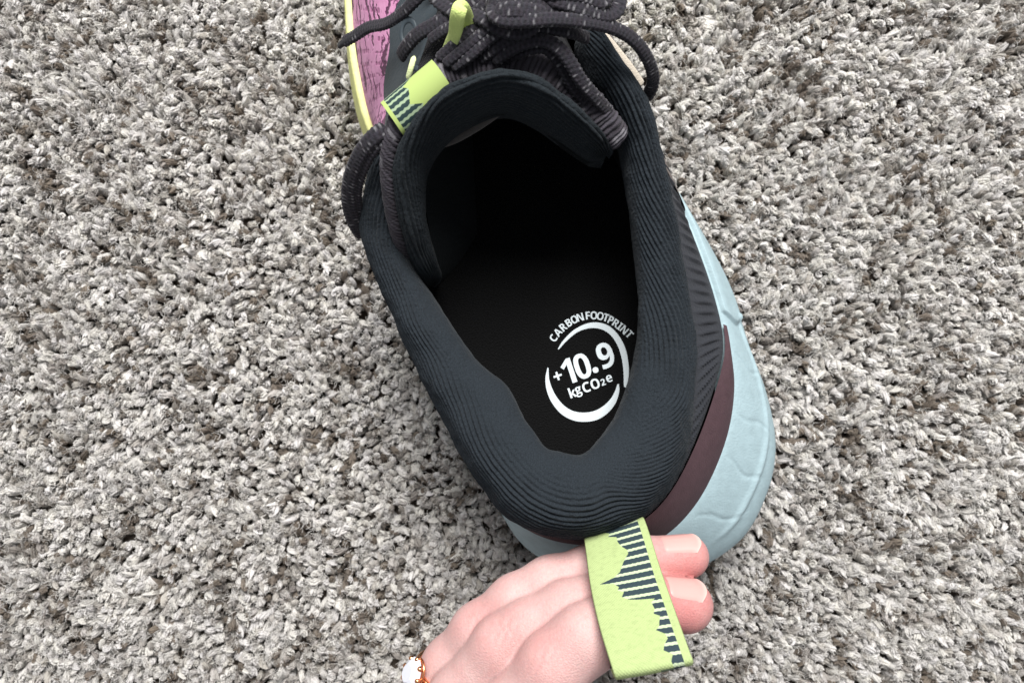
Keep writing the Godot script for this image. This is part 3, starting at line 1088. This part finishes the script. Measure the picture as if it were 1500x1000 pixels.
func build_hand():
	# ring, middle, index, little finger and thumb: knuckle, joints, tip
	add_finger([590, 1090, .066, 660, 974, .074, 702, 924, .079, 756, 882, .0815, 806, 855, .0825, 870, 836, .083, 930, 822, .082, 1006, 815, .080], [.0098, .0083, .0081, .0079, .0077, .0075, .0071, .0068])
	add_finger([622, 1150, .076, 672, 1022, .085, 736, 946, .0905, 775, 922, .0915, 833, 894, .093, 880, 884, .093, 935, 880, .092, 1005, 887, .089], [.0102, .0086, .0084, .0082, .0081, .0080, .0079, .0080])
	add_finger([690, 1190, .088, 754, 1042, .098, 812, 974, .103, 858, 936, .1035, 905, 910, .102, 948, 905, .096], [.0108, .0094, .0092, .0090, .0084, .0076])
	add_finger([540, 1090, .050, 668, 985, .056, 742, 908, .060, 800, 866, .060, 850, 850, .060], [.0090, .0078, .0074, .0068, .0060])
	add_finger([700, 1330, .07, 800, 1190, .066, 850, 1110, .07, 880, 1060, .074], [.0140, .0120, .0105, .0085])
	var w := at(520, 1480, .075)
	for k in [[590, 1090, .066], [622, 1150, .076], [690, 1190, .088], [540, 1090, .050]]:
		palm.append(bone(at(k[0], k[1], k[2]), w.lerp(at(k[0], k[1], k[2]), 0.22), .0105, .0155))
	palm.append(bone(at(700, 1330, .07), w, .014, .018))
	palm.append(bone(w, at(470, 1660, .08), .021, .024))
	var hand := thing("hand", "left hand with a gold ring hooking two fingers through the lime heel loop", "hand", Vector3(0.01, 0.0, 0.13))
	# surface nets over the cells the surface crosses
	var cell := 0.001
	var lo := Vector3(-0.075, 0.034, 0.052)
	var dim := Vector3i(156, 96, 255)
	var blk := 6
	var vals := {}
	var verts := PackedVector3Array()
	var vid := {}
	var key = func(x: int, y: int, z: int) -> int: return (z * 128 + y) * 256 + x
	var cells := PackedInt32Array()
	var owner_of := []
	var cell_near := []
	for bz in range(0, dim.z, blk):
		for by in range(0, dim.y, blk):
			for bx in range(0, dim.x, blk):
				var mid := lo + Vector3(bx + blk * .5, by + blk * .5, bz + blk * .5) * cell
				if absf(hand_field(mid)) > blk * cell * 0.87 + 0.003:
					continue
				var near := near_bones(mid, blk * cell * 0.87)
				for z in range(bz, bz + blk + 1):
					for y in range(by, by + blk + 1):
						for x in range(bx, bx + blk + 1):
							var k := (z * 128 + y) * 256 + x
							if not vals.has(k):
								vals[k] = local_field(lo + Vector3(x, y, z) * cell, near)
				for z in range(bz, bz + blk):
					for y in range(by, by + blk):
						for x in range(bx, bx + blk):
							cells.append((z * 128 + y) * 256 + x)
							cell_near.append(near)
	var offs := [0, 1, 256, 257, 32768, 32769, 33024, 33025]
	var edges := [[0, 1], [2, 3], [4, 5], [6, 7], [0, 2], [1, 3], [4, 6], [5, 7], [0, 4], [1, 5], [2, 6], [3, 7]]
	var corner := [Vector3(0, 0, 0), Vector3(1, 0, 0), Vector3(0, 1, 0), Vector3(1, 1, 0), Vector3(0, 0, 1), Vector3(1, 0, 1), Vector3(0, 1, 1), Vector3(1, 1, 1)]
	for ci in cells.size():
		var k := cells[ci]
		var v := []
		var inside := 0
		for o in offs:
			var e: float = vals[k + o]
			v.append(e)
			if e < 0.0: inside += 1
		if inside == 0 or inside == 8:
			continue
		var s := Vector3.ZERO
		var cnt := 0
		for e in edges:
			var a: float = v[e[0]]
			var b: float = v[e[1]]
			if (a < 0.0) != (b < 0.0):
				s += (corner[e[0]] as Vector3).lerp(corner[e[1]], a / (a - b))
				cnt += 1
		var base := Vector3(k % 256, (k / 256) % 128, k / 32768)
		vid[k] = verts.size()
		owner_of.append(cell_near[ci])
		verts.append(lo + (base + s / cnt) * cell)
	var idx := PackedInt32Array()
	for k in cells:
		var a0: float = vals[k]
		for ax in 3:
			var o: int = [1, 256, 32768][ax]
			var p1: int = [256, 32768, 1][ax]
			var p2: int = [32768, 1, 256][ax]
			var b0: float = vals[k + o]
			if (a0 < 0.0) == (b0 < 0.0):
				continue
			if not (vid.has(k) and vid.has(k - p1) and vid.has(k - p2) and vid.has(k - p1 - p2)):
				continue
			var q := [vid[k], vid[k - p1], vid[k - p1 - p2], vid[k - p2]]
			if a0 < 0.0: q = [q[3], q[2], q[1], q[0]]
			for t in [0, 1, 2, 0, 2, 3]:
				idx.append(q[t])
	var nor := PackedVector3Array()
	var col := PackedColorArray()
	var e := 0.0006
	var dapple := FastNoiseLite.new()
	dapple.frequency = 90.0
	dapple.seed = 3
	var tips := pts([1006, 815, .080, 1005, 888, .089, 948, 905, .096, 738, 920, .0985, 696, 898, .0865, 800, 965, .1115])
	for i in verts.size():
		var p := verts[i]
		var near: Array = owner_of[i]
		var ka := local_field(p + Vector3(e, -e, -e), near)
		var kb := local_field(p + Vector3(-e, -e, e), near)
		var kc := local_field(p + Vector3(-e, e, -e), near)
		var kd := local_field(p + Vector3(e, e, e), near)
		var g := Vector3(ka - kb - kc + kd, -ka - kb + kc + kd, -ka + kb - kc + kd).normalized()
		nor.append(g)
		p -= g * (ka + kb + kc + kd) * 0.25
		var red := 0.22 + 0.22 * dapple.get_noise_3dv(p) + 0.16 * dapple.get_noise_3dv(p * 4.0)
		for t in tips.size():
			red += (0.62 if t < 3 else 0.32) * exp(-pow(p.distance_to(tips[t]) / (0.013 if t < 3 else 0.008), 2.0))
		# creases over the knuckles
		for t in [3, 4, 5]:
			var dist := p.distance_to(tips[t])
			if dist < 0.007:
				var axis := (tips[1] - tips[3]).normalized()
				var s := (p - tips[t]).dot(axis)
				var ph := s * 3000.0 + 1.8 * sin(p.z * 1500.0)
				var fall := 1.0 - dist / 0.007
				p += g * (0.00016 if t == 3 else 0.00008) * sin(ph) * fall
				nor[i] = (g - axis * ((0.42 if t == 3 else 0.2) * cos(ph) * fall)).normalized()
		verts[i] = p
		red = clampf(red, 0.0, 1.0)
		col.append(Color(0.72, 0.495, 0.475).lerp(Color(0.66, 0.27, 0.26), red))
	# windings follow the gradient
	var turn := 0.0
	for f in range(0, idx.size(), 33):
		var f3 := f - f % 3
		var q := (verts[idx[f3 + 2]] - verts[idx[f3]]).cross(verts[idx[f3 + 1]] - verts[idx[f3]])
		turn += signf(q.dot(nor[idx[f3]]))
	if turn < 0.0:
		for f in range(0, idx.size(), 3):
			var t := idx[f + 1]
			idx[f + 1] = idx[f + 2]
			idx[f + 2] = t
	var skin := relief(matte(Color.WHITE, 0.55, 0.1), noise_tex(0.07, 41, 256, 5), 0.016, 80.0)
	mottled(skin, 0.05, 43, 0.90, 1.0, 5)
	skin.vertex_color_use_as_albedo = true
	skin.subsurf_scatter_enabled = true
	skin.subsurf_scatter_strength = 0.06
	var body := obj("skin", arrays(verts, nor, PackedVector2Array(), col, idx), skin, hand)
	nail(body, 0, Vector3(-0.05, 0.55, -0.84))
	nail(body, 1, Vector3(-0.05, 0.52, -0.86))
	build_ring()

func nail(body: Node3D, k: int, dorsal: Vector3):
	var b: Array = fingers[k][0][fingers[k][0].size() - 1]
	var f: Vector3 = (b[4] as Vector3).normalized()
	var n := (dorsal - f * dorsal.dot(f)).normalized()
	var s := f.cross(n)
	var r: float = b[3]
	var nu := 16
	var nv := 14
	var top := PackedVector3Array()
	var col := PackedColorArray()
	for i in nu + 1:
		var u := float(i) / nu
		for j in nv + 1:
			var v := lerpf(-1.0, 1.0, float(j) / nv)
			var along := lerpf(-0.0085, 0.0036 - 0.0022 * v * v, u)
			var half := r * 0.58 * (0.9 + 0.1 * u)
			if u < 0.15: half *= 0.75 + 0.25 * sqrt(u / 0.15)
			var p: Vector3 = (b[1] as Vector3) + f * along + s * v * half + n * 0.014
			for q in 24:
				var d := hand_field(p)
				if d < 0.00005: break
				p -= n * d
			var lift := 0.00028 * (1.0 - pow(absf(v), 6.0))
			if i == 0 or j == 0 or j == nv: lift = -0.0002
			p += n * lift
			if u > 0.85: p += n * 0.0004 * (u - 0.85) / 0.15 
			top.append(p)
			col.append(Color(0.68, 0.385, 0.36).lerp(Color(0.80, 0.62, 0.56), 0.55 * smoothstep(0.90, 0.96, u - 0.04 * v * v)))
	var m := matte(Color.WHITE, 0.42)
	m.metallic_specular = 0.4
	m.vertex_color_use_as_albedo = true
	obj("fingernail", sheet(top, nu + 1, nv + 1, false, col), m, body)

func facets() -> ArrayMesh:      # cut stone: table, crown, girdle and pavilion of ten sides, flat faces
	var rows := [[0.0, 0.0026], [0.0024, 0.0026], [0.0043, 0.0010], [0.0043, 0.0004], [0.0004, -0.0028]]
	var st := SurfaceTool.new()
	st.begin(Mesh.PRIMITIVE_TRIANGLES)
	st.set_smooth_group(-1)
	for i in rows.size() - 1:
		for k in 10:
			var q := []
			for e in [[i, k], [i, k + 1], [i + 1, k + 1], [i + 1, k]]:
				var a: float = TAU * (float(e[1]) + 0.5 * (1 if int(e[0]) == 1 else 0)) / 10.0
				q.append(Vector3(cos(a) * rows[e[0]][0], rows[e[0]][1], sin(a) * rows[e[0]][0]))
			for t in [0, 1, 2, 0, 2, 3]:
				st.add_vertex(q[t])
	st.generate_normals()
	return st.commit()

func build_ring():
	var c := at(652, 988, .0730)
	var ax := (at(660, 974, .074) - at(590, 1090, .066)).normalized()
	var gold := StandardMaterial3D.new()
	gold.albedo_color = Color(0.95, 0.68, 0.50)
	gold.metallic = 1.0
	gold.roughness = 0.22
	var ring := thing("ring", "rose gold ring with a white oval stone on the finger at the photo's bottom edge", "ring", c)
	var t := TorusMesh.new()
	t.inner_radius = 0.0087
	t.outer_radius = 0.0106
	t.rings = 64
	t.ring_segments = 14
	var out := Vector3(-0.74, 0.62, -0.35)
	out = (out - ax * out.dot(ax)).normalized()
	var basis_ := Basis(out, ax, out.cross(ax))
	var band := obj("band", t, gold, ring)
	band.transform = Transform3D(basis_, Vector3.ZERO)
	var stone_at := out * 0.0118
	var gem := facets()
	var op := matte(Color(0.90, 0.91, 0.95), 0.12)
	op.metallic_specular = 0.6
	op.clearcoat_enabled = true
	op.clearcoat = 0.6
	var g := obj("stone", gem, op, ring)
	g.transform = Transform3D(Basis(ax * 1.2, out, ax.cross(out)), stone_at)
	var seat := TorusMesh.new()
	seat.inner_radius = 0.0036
	seat.outer_radius = 0.0046
	seat.rings = 40
	seat.ring_segments = 10
	var bz := obj("bezel", seat, gold, ring)
	bz.transform = Transform3D(Basis(out.cross(ax), out, -ax * 1.15), stone_at - out * 0.0006)
	for k in 8:
		var a := TAU * k / 8.0 + 0.2
		var dir := ax * cos(a) * 1.15 + out.cross(ax) * sin(a)
		var claw := SphereMesh.new()
		claw.radius = 0.0009
		claw.height = 0.0022
		claw.radial_segments = 12
		claw.rings = 8
		var q := obj("claw", claw, gold, ring)
		q.transform = Transform3D(Basis(out.cross(ax), out, -ax), stone_at + dir * 0.0041 + out * 0.0006)
